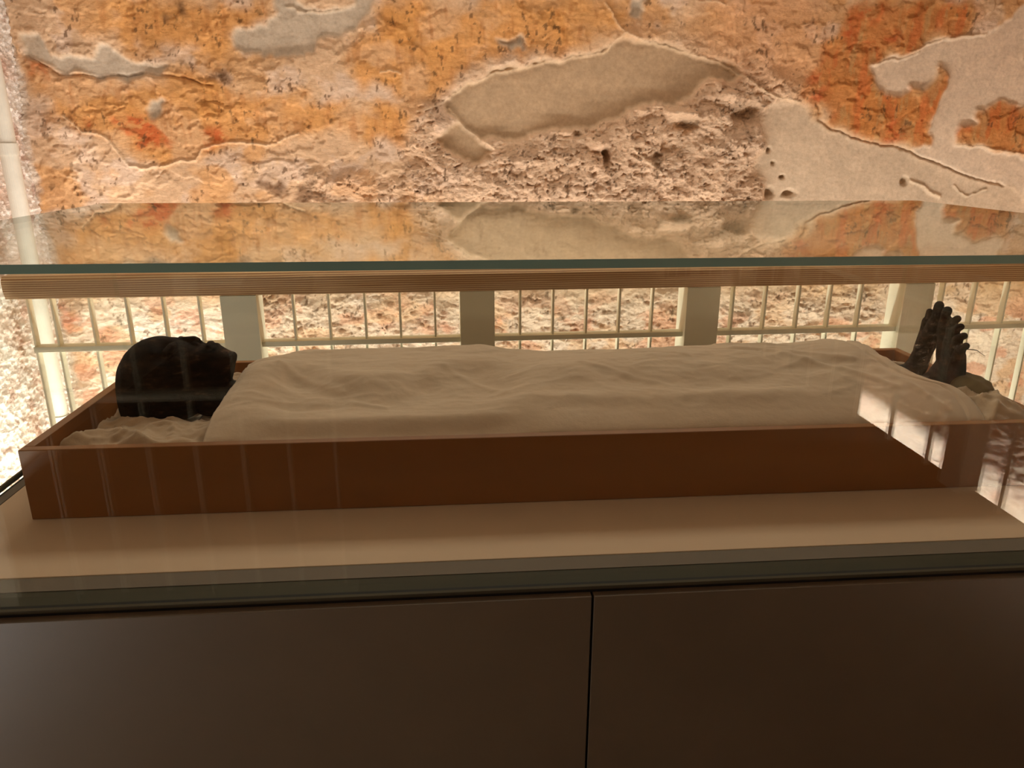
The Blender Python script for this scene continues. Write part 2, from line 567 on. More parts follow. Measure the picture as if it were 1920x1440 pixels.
    LIGHT = [[(1925, 12), (1892, 40), (1860, 64), (1800, 65), (1742, 84), (1700, 96), (1660, 112), (1630, 118), (1636, 160), (1656, 182), (1692, 186), (1730, 150), (1765, 120), (1774, 136), (1756, 200), (1742, 272), (1700, 280), (1720, 296), (1786, 322), (1860, 346), (1925, 372), (1925, 300), (1880, 283), (1786, 276), (1800, 250), (1824, 228), (1830, 196), (1925, 187)]]
    TAN = [[(1442, 190), (1510, 194), (1532, 224), (1562, 240), (1682, 274), (1740, 302), (1830, 332), (1925, 364), (1925, 470), (1440, 470), (1444, 400), (1418, 300), (1430, 230)]]
    WHT = [[(200, 600), (420, 570), (430, 700), (200, 700)], [(660, 545), (720, 545), (710, 620), (650, 600)], [(480, 640), (900, 632), (900, 700), (480, 700)],
           [(930, 640), (1280, 640), (1280, 700), (930, 700)], [(250, 580), (300, 585), (300, 640), (240, 640)]]
    mg, mc, ml, mt = mask(GREY), mask(CEM), mask(LIGHT), mask(TAN, 3)
    mg = mg * (1 - mask([[(545, -60), (560, 14), (590, 24), (640, 20), (664, 8), (672, -60)]]))
    mw = mask(WHT, 4, U2, V2)
    low = sstep(520, 600, PY)
    col = mixc(col, C3(236, 218, 202), low * 0.7)  # pale plaster low down, with the uplight's brightness also put into the colour
    col = mixc(col, C3(232, 214, 200), mw * 0.7)
    lr = mr * low * sstep(0.40, 0.55, n_mid)
    col = mixc(col, C3(206, 128, 96), lr * 0.8)
    col = mixc(col, C3(216, 166, 118), low * sstep(0.54, 0.66, fbm(X * 5 + 3, Z * 8, 63, 5)) * 0.6)
    col = mixc(col, C3(210, 140, 108), low * sstep(0.58, 0.66, fbm(X * 7 + 13, Z * 11, 64, 5)) * 0.6)
    col = mixc(col, C3(188, 172, 152), mg)
    col = mixc(col, C3(176, 150, 120), mc)
    col = mixc(col, C3(216, 194, 170), ml)
    col = mixc(col, C3(204, 182, 156), mt)
    smooth = np.clip(mg * 0.8 + mc + ml + mt * 0.9, 0, 1)
    # rough, picked rock below and around the cement fill
    CRAG = [[(770, 190), (835, 215), (905, 268), (1000, 262), (1100, 246), (1180, 212), (1252, 200), (1320, 155), (1400, 130), (1500, 182), (1432, 232), (1416, 300), (1440, 390), (1200, 400), (850, 390), (760, 330)],
            [(800, 180), (960, 108), (1130, 90), (1180, 40), (1240, 66), (1330, 90), (1420, 110), (1520, 170), (1520, 195), (1400, 135), (1270, 88), (1170, 68), (1060, 112), (900, 148), (830, 190)],
            [(1420, 545), (1640, 530), (1640, 640), (1340, 660), (1340, 545)], [(560, 320), (760, 330), (850, 390), (600, 420), (560, 380)], [(450, 545), (860, 545), (860, 700), (450, 700)],
            [(920, 545), (1280, 545), (1280, 700), (920, 700)]]
    mk = mask(CRAG, 8, U2, V2) * (1 - smooth)
    col = mixc(col, C3(224, 190, 162), mk * 0.35)
    # speckles
    sp = sstep(0.69, 0.74, n_sp) * sstep(0.42, 0.6, n_mid) * (1 - smooth)
    col = mixc(col, C3(104, 74, 48), sp * 0.75)
    DARK = [[(312, 22), (330, 22), (330, 42), (314, 40)], [(345, 0), (360, 0), (372, 40), (352, 42)], [(250, 342), (264, 344), (262, 356), (250, 352)], [(490, 345), (515, 335), (530, 372), (500, 376)], [(540, 340), (575, 345), (570, 372), (540, 372)], [(410, 150), (440, 155), (415, 168), (390, 158)]]
    col = mixc(col, C3(112, 80, 54), mask(DARK, 1, U2, V2) * 0.8)
    col = col * (0.88 + 0.24 * n_fin)[..., None] * (0.9 + 0.2 * fbm(X * 14, Z * 16, 71, 4))[..., None]
    # ---- relief
    r1 = ridged(X * 5.2 + wx * .01, Z * 9 + wz * .01, 81, 6, 0.6)
    r2 = ridged(X * 17 + wx * .05, Z * 30 + wz * .05, 91, 4, 0.6)
    d = 0.030 * (fbm(X * 0.9, Z * 1.1, 101, 3) - 0.5)
    r3 = ridged(X * 46 + wx * .1, Z * 70 + wz * .1, 95, 3, 0.6)
    d += (0.012 * r1 + 0.008 * r2 + 0.0035 * r3) * (1 - smooth) * (0.40 + 2.0 * mk + 0.9 * low * (1 - mk))
    d += 0.004 * n_mid * (1 - 0.7 * smooth) + 0.0016 * n_fin
    d += mk * 0.030 * (n_mid - 0.5) * 2 + mk * 0.016 * sstep(0.48, 0.52, fbm(X * 11 + wx * .02, Z * 15 + wz * .02, 97, 4, 0.6))
    d += 0.0022 * (fbm(X * 75, Z * 95, 99, 2) - 0.5) * (1 - 0.4 * smooth)
    d += -0.006 * (mg + mc) + 0.004 * ml - 0.004 * mt
    # terraces: edges of lost paint layers
    for k, (thr, amp) in enumerate(((0.46, 0.007), (0.54, 0.007), (0.5, 0.004))):
        t = fbm(X * (2.3 + k) + wx * .01 + 5 * k, Z * (3.1 + k) + wz * .01, 111 + 7 * k, 5, 0.55)
        d += amp * sstep(thr - .006, thr + .006, t) * (1 - smooth)
    # cracks and raised lips
    CRK = [([(120, 215), (160, 245), (200, 255), (250, 310), (272, 318), (330, 305), (370, 300), (378, 276), (430, 265), (500, 273), (522, 264), (562, 250)], 0.012, 2.6),
           ([(50, 104), (84, 124), (112, 140), (190, 146), (260, 136), (312, 142), (345, 150), (400, 165)], -0.016, 3.0),
           ([(1530, 194), (1536, 225), (1562, 242), (1600, 255), (1680, 276), (1722, 292), (1800, 322), (1880, 350)], -0.016, 2.6),
           ([(842, 205), (866, 232), (904, 262), (930, 282)], 0.016, 3.0), ([(1172, 60), (1204, 76), (1272, 94), (1326, 112), (1352, 122), (1400, 150), (1452, 184), (1500, 192)], 0.014, 3.0),
           ([(780, 212), (830, 190), (880, 156), (960, 128), (1060, 112), (1135, 104), (1150, 84), (1170, 60), (1130, 6)], 0.012, 2.8),
           ([(1178, 278), (1205, 300), (1236, 322)], 0.016, 3.0), ([(536, 16), (560, 22), (600, 26), (640, 22)], 0.010, 2), ([(1300, 0), (1360, 10)], 0.01, 2),
           ([(1790, 276), (1866, 280), (1925, 292)], 0.010, 2.2), ([(1700, 96), (1760, 80), (1800, 66), (1850, 66)], 0.010, 2), ([(1632, 120), (1680, 112), (1720, 98)], 0.01, 2),
           ([(712, 138), (728, 133), (748, 139)], 0.014, 2), ([(130, 330), (150, 340)], 0.01, 1.8), ([(1785, 350), (1815, 368), (1850, 355)], 0.01, 2), ([(1700, 340), (1730, 352), (1760, 370)], 0.012, 4),
           ([(905, 605), (960, 640), (1000, 625), (1070, 640)], .012, 3), ([(500, 560), (560, 600), (580, 630)], -.012, 3), ([(120, 618), (150, 628), (165, 622)], .01, 2)]
    for ln, amp, wd in CRK:
        wd = 0.72 * wd
        e = np.exp(-(polydist(PX + wx * .5, PY + wz * .5, ln) / wd) ** 2)
        d += amp * e
        col = mixc(col, C3(236, 208, 172), e * (0.45 if amp > 0 else 0.0))  # raised lips tinted lighter: raking highlight put into the colour
    for m_ in (mg, ml, mc):
        e = np.clip(m_ * (1 - m_) * 4, 0, 1)
        d += 0.003 * e
        col = mixc(col, C3(232, 206, 176), e * 0.18)  # patch edges lightened too, a painted highlight along the lip
    # lumps and holes
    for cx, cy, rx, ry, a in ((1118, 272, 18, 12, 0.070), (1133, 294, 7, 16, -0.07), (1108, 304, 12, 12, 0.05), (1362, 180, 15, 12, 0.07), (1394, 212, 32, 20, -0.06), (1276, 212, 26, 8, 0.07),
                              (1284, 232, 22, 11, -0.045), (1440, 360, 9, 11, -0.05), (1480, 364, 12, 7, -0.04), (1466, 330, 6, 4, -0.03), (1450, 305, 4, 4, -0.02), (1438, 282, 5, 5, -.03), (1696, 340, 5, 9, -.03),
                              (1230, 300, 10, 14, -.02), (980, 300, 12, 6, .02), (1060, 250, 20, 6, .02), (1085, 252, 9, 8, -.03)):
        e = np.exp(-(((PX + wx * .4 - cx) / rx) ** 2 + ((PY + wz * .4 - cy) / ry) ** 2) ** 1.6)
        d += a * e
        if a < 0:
            col = mixc(col, C3(156, 132, 104), e * 0.6)  # hollows tinted darker: shade under the lumps put into the colour
    # left margin: the plaster ends and bare chipped limestone shows beside the corner
    lim = sstep(40, 22, PX - (PY - 150) * 0.185 + wx * 1.2 - 8)
    col = mixc(col, C3(222, 204, 186), lim)
    d += -0.016 * lim + 0.02 * lim * ridged(X * 14, Z * 22, 131, 4)
    rough = np.clip(0.45 + 0.8 * mk + 0.5 * low + 0.8 * lim - 0.25 * smooth, 0.15, 1.3)
    P = np.stack([X, YW - d, Z + EYE], -1)
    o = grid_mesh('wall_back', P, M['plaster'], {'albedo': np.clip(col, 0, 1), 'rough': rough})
    return tag(o, 'ochre and grey painted plaster wall with cracks and cement fills', kind='structure')


def rock_wall(name, axis, pos, a0, a1, na, fine0, fine1, nf, base, seed, label, amp=0.03):
    """a chipped limestone wall in the plane x=pos, running in y"""
    ys = np.linspace(a0, a1, na)
    zs = np.concatenate([np.linspace(PIT, fine0, 20)[:-1], np.linspace(fine0, fine1, nf), np.linspace(fine1, TOP, 20)[1:]])
    Y, Z = np.meshgrid(ys, zs)
    wv = fbm(Y * 7, Z * 7, seed, 4)
    r = ridged(Y * 16 + wv * 3, Z * 26 + wv * 3, seed + 10, 4, 0.7)
    r2 = ridged(Y * 44 + wv * 2, Z * 64, seed + 20, 2)
    d = amp * 0.7 * r + amp * 0.55 * r2 + 0.04 * fbm(Y * 1.5, Z * 1.5, seed + 30, 3)
    col = np.zeros(Y.shape + (3,)) + C3(*base)
    col = mixc(col, C3(226, 198, 180), sstep(0.5, 0.7, fbm(Y * 5, Z * 6, seed + 40, 4)) * 0.7)
    col = mixc(col, C3(196, 150, 128), sstep(0.66, 0.76, fbm(Y * 12, Z * 14, seed + 50, 4)) * 0.6)
    s = 1 if pos < 0 else -1
    P = np.stack([pos + s * (d - 0.05), Y, Z + EYE], -1)
    o = grid_mesh(name, P, M['limestone'], {'albedo': np.clip(col, 0, 1), 'rough': np.full(Y.shape, 1.0)}, flip=pos < 0)
    return tag(o, label, kind='structure')


back_wall()
rock_wall('wall_left', 'x', XL, 2.6, 4.16, 230, -1.7, 0.8, 380, (244, 234, 224), 201, 'rough chipped white limestone side wall')
box('wall_left', XL - 0.2, XL - 0.02, -4.2, 2.62, PIT, TOP, M['rock'])['kind'] = 'structure'
rock_wall('wall_right', 'x', XR, -4.2, 4.16, 760, -2.44, -1.0, 170, (226, 206, 186), 301, 'rough limestone wall beyond the side railing', 0.10)
box('wall_rear', XL - 0.2, XR + 0.2, -4.4, -4.2, PIT, TOP, M['rock'])['kind'] = 'structure'
box('ceiling', XL - 0.2, XR + 0.2, -4.4, YW + 0.2, TOP, TOP + 0.15, M['rock'])['kind'] = 'structure'
box('pit_floor', XL - 0.2, XR + 0.2, -4.4, YW + 0.2, PIT - 0.15, PIT, M['rock'])['kind'] = 'structure'
bm = bmesh.new()
bm_box(bm, -1.68, 2.36, -4.2, 2.95, -1.62, -1.5)
bm_box(bm, XL - 0.05, -1.68, -4.2, 1.0, -1.62, -1.5)
me = bpy.data.meshes.new('floor'); bm.to_mesh(me); bm.free()
link('floor', me, M['platform'])['kind'] = 'structure'
box('light_skirt_1', 2.33, 2.362, -4.2, -2.6, -1.835, -1.622, M['platform'])['kind'] = 'structure'  # added unseen skirt that cuts off the underfloor light on the wall

# white pipe in the corner
bm = bmesh.new()
bmesh.ops.create_cone(bm, cap_ends=True, segments=28, radius1=0.036, radius2=0.036, depth=TOP - PIT)
for v in bm.verts:
    v.co += W(-1.95, 3.63, (TOP + PIT) / 2)
for zc in (-0.02, -1.3):
    g = bmesh.ops.create_cone(bm, cap_ends=True, segments=28, radius1=0.041, radius2=0.041, depth=0.05)
    for v in g['verts']:
        v.co += W(-1.95, 3.63, zc)
me = bpy.data.meshes.new('pipe'); bm.to_mesh(me); bm.free()
tag(link('pipe', me, M['pipe']), 'round white vertical pipe standing against the rough wall at far left', 'pipe')


# ================================================================== RAILINGS
def railing(label, group, origin, ang, x0, x1, posts, fins, metal='cream', wood='pine', foot=True, blocker=None):
    """rail runs along local x; fins = list of x; posts = list of (x0, x1)"""
    t = empty('railing', W(origin[0], origin[1], -1.5))
    tag(t, label, 'railing', group)
    rot = Matrix.Rotation(ang, 4, 'Z')
    base = Matrix.Translation(W(origin[0], origin[1], 0)) @ rot

    def part(name, boxes, mat, prof=None, bevel=0.0015):
        bm = bmesh.new()
        for b in boxes:
            x0_, x1_, y0_, y1_, z0_, z1_ = b
            vs = [bm.verts.new((x, y, z)) for z in (z0_, z1_) for y in (y0_, y1_) for x in (x0_, x1_)]
            for f in [(0, 2, 3, 1), (4, 5, 7, 6), (0, 1, 5, 4), (2, 6, 7, 3), (0, 4, 6, 2), (1, 3, 7, 5)]:
                bm.faces.new([vs[i] for i in f])
        if bevel:
            bmesh.ops.bevel(bm, geom=bm.edges[:], offset=bevel, segments=1, affect='EDGES')
        if prof:
            xa, xb, pts = prof
            A = [bm.verts.new((xa, y, z)) for y, z in pts]
            mid_a = [bm.verts.new((xa - 0.012 if xa == x0 else xa, 0.6 * y, -0.485 + 0.6 * (z + 0.485))) for y, z in pts]
            B = [bm.verts.new((xb, y, z)) for y, z in pts]
            n = len(pts)
            for i in range(n):
                bm.faces.new([A[i], A[(i + 1) % n], B[(i + 1) % n], B[i]])
                bm.faces.new([mid_a[i], mid_a[(i + 1) % n], A[(i + 1) % n], A[i]])
            bm.faces.new(mid_a[::-1]); bm.faces.new(B)
            bmesh.ops.recalc_face_normals(bm, faces=bm.faces[:])
        me = bpy.data.meshes.new(name)
        bm.to_mesh(me); bm.free()
        me.transform(base)
        return link(name, me, mat, t)

    part('handrail', [], M[wood], (x0, x1, [(-0.044, -0.530), (-0.052, -0.500), (-0.052, -0.462), (-0.040, -0.448), (0.040, -0.448), (0.052, -0.462), (0.052, -0.500), (0.044, -0.530)]), 0)
    segs = []
    cur = min(fins[0], posts[0][0]) - 0.0042
    for a, b in posts:
        if a > cur: segs.append((cur, a))
        cur = b
    segs.append((cur, x1))
    for a, b in segs:
        part('mid_rail', [(a, b, -0.026, 0.026, -0.734, -0.714)], M[metal], bevel=0.001)
        if foot: part('bottom_rail', [(a, b, -0.032, 0.032, -1.428, -1.420)], M[metal], bevel=0.001)
    fin_me = None
    for x in fins:
        if fin_me is None:
            o = part('baluster', [(-0.0042, 0.0042, -0.015, 0.015, -1.42 if foot else -1.5, -0.730), (-0.0042, 0.0042, -0.015, 0.015, -0.714, -0.528)], M[metal], bevel=0.001)
            fin_me = o
            o.matrix_parent_inverse = Matrix.Identity(4)
            o.data.transform(Matrix.Translation(-t.location))
        else:
            o = fin_me.copy(); COL.objects.link(o); o.parent = t
            o.matrix_parent_inverse = Matrix.Identity(4)
        o.location = rot @ Vector((x, 0, 0))
    if blocker: part('blocker_panel', [(blocker[0], blocker[1], -0.008, 0.008, -1.49, -0.74)], M['dark_wood'], bevel=0)  # added unseen board, hides part of the lit wall from the reflection
    for a, b in posts:
        wl = 0.006
        part('post', [(a, b, -0.050, -0.044, -1.5, -0.531), (a, a + wl, -0.044, 0.060, -1.5, -0.531), (b - wl, b, -0.044, 0.060, -1.5, -0.531), (a + wl, b - wl, 0.054, 0.060, -1.5, -0.531)], M['post' if metal == 'cream' else metal], bevel=0)
    return t


ANG = math.radians(1.6)


def railx(px):
    """station along the back rail seen in the direction of image pixel column px"""
    x = 0.0
    for _ in range(6):
        x = at(px, 575, 2.835 + math.tan(ANG) * x).x
    return x / math.cos(ANG)


FINS = [49, 94, 165, 234, 303, 371, 548, 615, 683, 749, 815, 976, 1038, 1101, 1163, 1225, 1376, 1437, 1499, 1558, 1615, 1768, 1828, 1888]
PST = [(417, 484), (862, 926), (1283, 1344), (1685, 1739)]
bx = [railx(p) for p in FINS]
px_ = [(railx(a), railx(b)) for a, b in PST]
step = 0.134
last = bx[-1]
bx += [last + step * k for k in (1, 2)]
px_.append((last + step * 2.6, last + step * 2.6 + 0.13))
railing('pine topped cream metal railing standing behind the glass case before the painted wall', None, (0, 2.86), ANG, -1.60, 3.0, px_, bx)
fx = [-1.232 + 0.142 * k for k in range(0, 7)]
fp = [(-1.52, -1.39)]
railing('visitor railing at the front, seen only as faint bars reflected in the glass', None, (0, -0.33), 0.0, -1.60, -0.34, fp, fx, 'dimmed', 'dark_wood')
sy = [-3.9, -3.6, -3.3, -2.6, -2.3, -2.0, -1.655, -1.33, -0.815, -0.52]
railing('side railing right of the viewer, mirrored in the glass as bright slots', None, (2.32, 0), math.pi / 2, -4.1, -0.2, [(-3.02, -2.89), (-1.14, -1.01)], sy, foot=False, blocker=(-4.05, -1.99))

# ================================================================== DISPLAY CASE
CX0, CX1, CY0, CY1 = -0.855, 1.243, 0.940, 1.955
CT = -0.1375
ZB = -0.62
case = tag(empty('display_case', W(0.194, 1.45, -1.5)), 'large glass display case on a dark brown plinth', 'display case')


def pane(name, x0, x1, y0, y1, z0, z1, thin, label=None, green=False):
    """glass slab: the two big faces (normal along axis thin) clear, the edges green"""
    bm = bmesh.new()
    fs = bm_box(bm, x0, x1, y0, y1, z0, z1)
    bm.normal_update()
    for f in fs:
        f.material_index = 0 if (abs(f.normal[thin]) > 0.9 or not green) else 1
    me = bpy.data.meshes.new(name); bm.to_mesh(me); bm.free()
    o = link(name, me, [M['glass'], M['glass_edge']], case)
    if label: o['label'] = label
    return o


T = 0.0115
pane('top_pane', CX0, CX1, CY0, CY1, CT - T, CT, 2, 'horizontal clear glass top with dark green edge', True)
pane('front_pane', CX0, CX1, CY0 + .0005, CY0 + T, -0.626, CT - T, 1)
pane('back_pane', CX0, CX1, CY1 - T, CY1 - .0005, -0.626, CT - T, 1)
pane('side_pane', CX0 + .0005, CX0 + T, CY0 + T, CY1 - T, -0.626, CT - T, 0)
pane('side_pane', CX1 - T, CX1 - .0005, CY0 + T, CY1 - T, -0.626, CT - T, 0)
box('base_board', -0.822, 1.21, 1.032, 1.925, -0.645, ZB, M['beige'], case, 0.001)['label'] = 'beige fabric covered base board'


def ring(name, x0, x1, y0, y1, wl, wr, wf, wb, z0, z1, mat):
    bm = bmesh.new()
    bm_box(bm, x0, x1, y0, y0 + wf, z0, z1)
    bm_box(bm, x0, x1, y1 - wb, y1, z0, z1)
    bm_box(bm, x0, x0 + wl, y0 + wf, y1 - wb, z0, z1)
    bm_box(bm, x1 - wr, x1, y0 + wf, y1 - wb, z0, z1)
    me = bpy.data.meshes.new(name); bm.to_mesh(me); bm.free()
    return link(name, me, mat, case)


ring('ledge', CX0 + T + .0005, CX1 - T - .0005, 0.995, 1.94, 0.0175, 0.018, 0.036, 0.013, -0.65, -0.6215, M['taupe'])
ring('channel', CX0 + 0.0005, CX1 - 0.0005, CY0 + T + .001, 0.9945, 0.0165, 0.0165, 0.042, 0.0005, -0.65, -0.6226, M['olive'])
ring('lip', CX0 - 0.004, CX1 + 0.004, CY0 - 0.006, CY1 + 0.004, 0.004, 0.004, 0.006, 0.004, -0.6188, -0.6135, M['lip'])
box('contact_shade', CX0 + T + .001, CX1 - T - .001, CY0 + T + .0005, CY0 + T + .007, -0.6225, -0.6218, M['black'], case)  # black strip standing in for the dark reflection along the glass foot
ring('shadow_gap', CX0 + 0.0005, CX1 - 0.0005, CY0 + 0.0005, CY1 - 0.0005, 0.011, 0.011, 0.0105, 0.0105, -0.66, -0.6265, M['black'])
ring('shadow_gap', CX0 - 0.003, CX1 + 0.003, CY0 - 0.005, CY1 + 0.003, 0.0028, 0.0028, 0.0048, 0.0028, -0.624, -0.619, M['black'])
sx = 0.1935
for a, b in ((CX0, sx - 0.0018), (sx + 0.0018, CX1)):
    box('plinth_panel', a, b, CY0 - 0.018, CY0 - 0.0005, -1.47, -0.6235, M['plinth'], case, 0.0008)
box('plinth_panel', CX0, CX1, CY1 - 0.02, CY1, -1.47, -0.6615, M['plinth'], case, 0.0008)
for a in (CX0, CX1 - 0.018):
    box('plinth_panel', a, a + 0.018, CY0 + 0.019, CY1 - 0.021, -1.47, -0.6615, M['plinth'], case, 0.0008)
box('plinth_core', CX0 + 0.022, CX1 - 0.022, CY0 + 0.022, CY1 - 0.024, -1.5, -0.669, M['black'], case)

# ================================================================== TRAY
TX0, TX1, TY0, TY1 = -0.735, 1.130, 1.220, 1.755
TZ = -0.490
tray = tag(empty('tray', W(0.2, 1.49, ZB)), 'long open reddish brown wooden tray coffin holding the mummy', 'tray')
tw = 0.018
box('tray_board', TX0, TX1, TY0, TY0 + tw, ZB + 0.0005, TZ, M['tray'], tray, 0.0015)
box('tray_board', TX0, TX1, TY1 - tw, TY1, ZB + 0.0005, TZ, M['tray'], tray, 0.0015)
box('tray_board', TX0, TX0 + tw, TY0 + tw, TY1 - tw, ZB + 0.0005, TZ, M['tray'], tray, 0.0015)
box('tray_board', TX1 - tw, TX1, TY0 + tw, TY1 - tw, ZB + 0.0005, TZ, M['tray'], tray, 0.0015)
box('tray_bottom', TX0 + tw, TX1 - tw, TY0 + tw, TY1 - tw, ZB + 0.0005, ZB + 0.012, M['tray'], tray)

IY0, IY1, IX0, IX1 = TY0 + tw + .001, TY1 - tw - .001, TX0 + tw + .001, TX1 - tw - .001


# ================================================================== LINEN
def interp(x, xp, fp):
    return np.interp(x, xp, fp)


CREST_X = [-0.46, -0.40, -0.36, -0.28, -0.17, 0.05, 0.14, 0.21, 0.32, 0.52, 0.70, 0.86, 0.96, 1.06]
CREST_Z = [0.052, 0.068, 0.076, 0.071, 0.073, 0.080, 0.074, 0.067, 0.070, 0.074, 0.076, 0.086, 0.074, 0.050]


def sheet_h(x, y):
    x = np.asarray(x, float); y = np.asarray(y, float)
    s = np.clip((y - IY0) / (IY1 - IY0), 0, 1)
    cz = interp(x, CREST_X, CREST_Z)
    P = np.sin(np.pi * np.clip(s, 0.0, 1.0)) ** 0.62
    P = P * (0.86 + 0.16 * sstep(0.1, 0.7, s))
    # chest and arms: a shelf of cloth in front, a steep face, then the flat top of the body
    wc = sstep(-0.40, -0.30, x) * sstep(0.16, 0.05, x)
    foot_ = 0.30 + 0.10 * np.sin(x * 17.0 + 1.0)
    Q = 0.40 * sstep(0.0, 0.10, s) + 0.44 * sstep(foot_, foot_ + 0.22, s)
    Q = Q * np.sqrt(np.clip(1 - sstep(0.80, 1.02, s), 0, 1))
    Pm = P * (1 - wc) + Q * wc
    h = cz * Pm
    g = lambda cx, cy, rx, ry, a: a * np.exp(-(((x - cx) / rx) ** 2 + ((y - cy) / ry) ** 2))
    h = h + g(-0.085, 1.47, 0.022, 0.07, -0.006) + g(-0.24, 1.43, 0.08, 0.05, 0.005) + g(0.0, 1.44, 0.06, 0.05, 0.006)
    h = h + g(0.13, 1.47, 0.045, 0.08, -0.016) + g(0.25, 1.46, 0.08, 0.05, 0.007) + g(0.36, 1.40, 0.05, 0.04, -0.008) + g(0.5, 1.38, 0.2, 0.03, -0.007) + g(0.75, 1.42, 0.14, 0.03, -0.006)
    h = h + g(-0.30, 1.345, 0.12, 0.018, -0.005) + g(0.22, 1.33, 0.16, 0.022, 0.006) + g(0.55, 1.32, 0.16, 0.022, 0.006)
    e = np.minimum(1, np.sin(np.pi * s) * 1.6)
    w1 = fbm(x * 9, y * 16, 401, 4) - 0.5
    w2 = ridged(x * 7 + y * 9 + 3, y * 16 - x * 5, 411, 3) - 0.4
    h = h + e * (0.010 * w1 + 0.0035 * w2)
    for (xa, ya, xb, yb, a, wd) in ((0.62, 1.55, 0.83, 1.44, 0.004, 0.010), (0.50, 1.60, 0.66, 1.52, -0.004, 0.008), (0.60, 1.62, 0.74, 1.56, 0.004, 0.007), (0.70, 1.49, 0.86, 1.33, 0.004, .009),
                                    (-0.02, 1.50, 0.10, 1.38, 0.003, .010), (-0.20, 1.36, -0.13, 1.33, 0.0035, .007), (0.26, 1.47, 0.42, 1.38, 0.003, .009), (0.36, 1.58, 0.5, 1.5, 0.003, .008),
                                    (-0.36, 1.52, -0.22, 1.40, .003, .010), (0.86, 1.40, 0.93, 1.27, .004, .01), (0.1, 1.62, 0.3, 1.58, .003, .009)):
        L = (xb - xa) ** 2 + (yb - ya) ** 2
        t = np.clip(((x - xa) * (xb - xa) + (y - ya) * (yb - ya)) / L, 0, 1)
        dd = np.hypot(x - xa - t * (xb - xa), y - ya - t * (yb - ya))
        h = h + a * np.exp(-(dd / wd) ** 2)
    return -0.499 + h


def drop(px, py):
    """first point of the sheet surface met in the direction of image pixel (px, py)"""
    prev = None
    for k in range(400):
        Y = IY0 + (IY1 - IY0) * k / 399
        p = at(px, py, Y)
        if p.z <= float(sheet_h(p.x, p.y)):
            return p
    return p


HEM_L = [(379, 829), (384, 812), (392, 788), (402, 768), (416, 748), (430, 726), (444, 708), (456, 692), (466, 680), (478, 670)]
HEM_R = [(1849, 792), (1846, 780), (1838, 764), (1822, 744), (1800, 728), (1762, 717), (1723, 703), (1682, 680), (1648, 661), (1620, 645), (1602, 638)]
hl = sorted([(p.y, p.x) for p in (drop(*q) for q in HEM_L)])
hr = sorted([(p.y, p.x) for p in (drop(*q) for q in HEM_R)])


def hem(tab, y):
    ys = [a for a, b in tab]; xs = [b for a, b in tab]
    ex = (xs[-1] - xs[-2]) / max(1e-3, ys[-1] - ys[-2])
    return np.where(y > ys[-1], xs[-1] + (y - ys[-1]) * np.clip(ex, -1, 1) * 0.5, np.interp(y, ys, xs))


nu, nv = 460, 150
u = np.linspace(0, 1, nu); v = np.linspace(0, 1, nv)
ysv = IY0 + (IY1 - IY0) * v
xl = hem(hl, ysv); xr = hem(hr, ysv)
k5 = np.ones(9) / 9
xl = np.convolve(np.pad(xl, 4, mode='edge'), k5, 'valid'); xr = np.convolve(np.pad(xr, 4, mode='edge'), k5, 'valid')
Xs = xl[:, None] + (xr - xl)[:, None] * u[None, :]
Ys = np.repeat(ysv[:, None], nu, 1)
Zs = sheet_h(Xs, Ys)
dr = xr[:, None] - Xs
Zs = Zs + 0.0022 * sstep(0.036, 0.033, dr) - 0.003 * np.exp(-((dr - 0.0355) / 0.003) ** 2)
dl = Xs - xl[:, None]
Zs = Zs - 0.004 * sstep(0.02, 0, dl) - 0.006 * sstep(0.012, 0, dr)
sheet = grid_mesh('linen_sheet', np.stack([Xs, Ys, Zs + EYE], -1), M['linen'])
md = sheet.modifiers.new('solid', 'SOLIDIFY'); md.thickness = 0.0025; md.offset = -1
tag(sheet, 'plain beige linen sheet draped over the mummy from neck to ankles', 'sheet')


# bedding that lines the tray: wrinkled at the head end, mounded at the foot end
def bed_h(x, y):
    s = (y - IY0) / (IY1 - IY0)
    z = -0.520 + 0 * x
    z = z + 0.028 * np.exp(-((y - 1.335) / 0.06) ** 2) * sstep(-0.30, -0.45, x) * sstep(IX0, IX0 + 0.09, x)
    z = z + 0.020 * sstep(-0.35, -0.5, x) * np.exp(-((y - 1.26) / 0.035) ** 2)
    z = z + 0.050 * np.exp(-(((x - 1.05) / 0.10) ** 2 + ((y - 1.32) / 0.09) ** 2) ** 1.5) + 0.035 * np.exp(-(((x - 1.05) / 0.08) ** 2 + ((y - 1.62) / 0.08) ** 2))
    z = z + 0.022 * sstep(-.30, -.42, x) * np.exp(-((y - 1.64) / 0.07) ** 2)
    mid = sstep(-0.44, -0.36, x) * sstep(1.0, 0.9, x)
    z = z - 0.035 * mid
    rg = ridged(x * 6 + y * 14, y * 7 - x * 10, 501, 3, 0.5)
    z = z + (0.030 * (rg - 0.45) + 0.014 * (fbm(x * 18, y * 18, 511, 4) - 0.5)) * (1 - mid) * sstep(0, 0.03, x - IX0)
    z = z - 0.06 * sstep(0.035, 0.0, x - IX0) - 0.02 * sstep(0.03, 0, IX1 - x)
    z = z - 0.012 * sstep(0.02, 0.0, y - IY0) - 0.02 * sstep(0.04, 0, IY1 - y)
    return z


xb = np.linspace(IX0, IX1, 420); yb = np.linspace(IY0, IY1, 130)
XB, YB = np.meshgrid(xb, yb)
ZBd = np.maximum(bed_h(XB, YB), ZB + 0.02)
inn = (XB > np.interp(YB, ysv, xl)) & (XB < np.interp(YB, ysv, xr))
ZBd = np.where(inn, np.minimum(ZBd, sheet_h(XB, YB) - 0.012), ZBd)
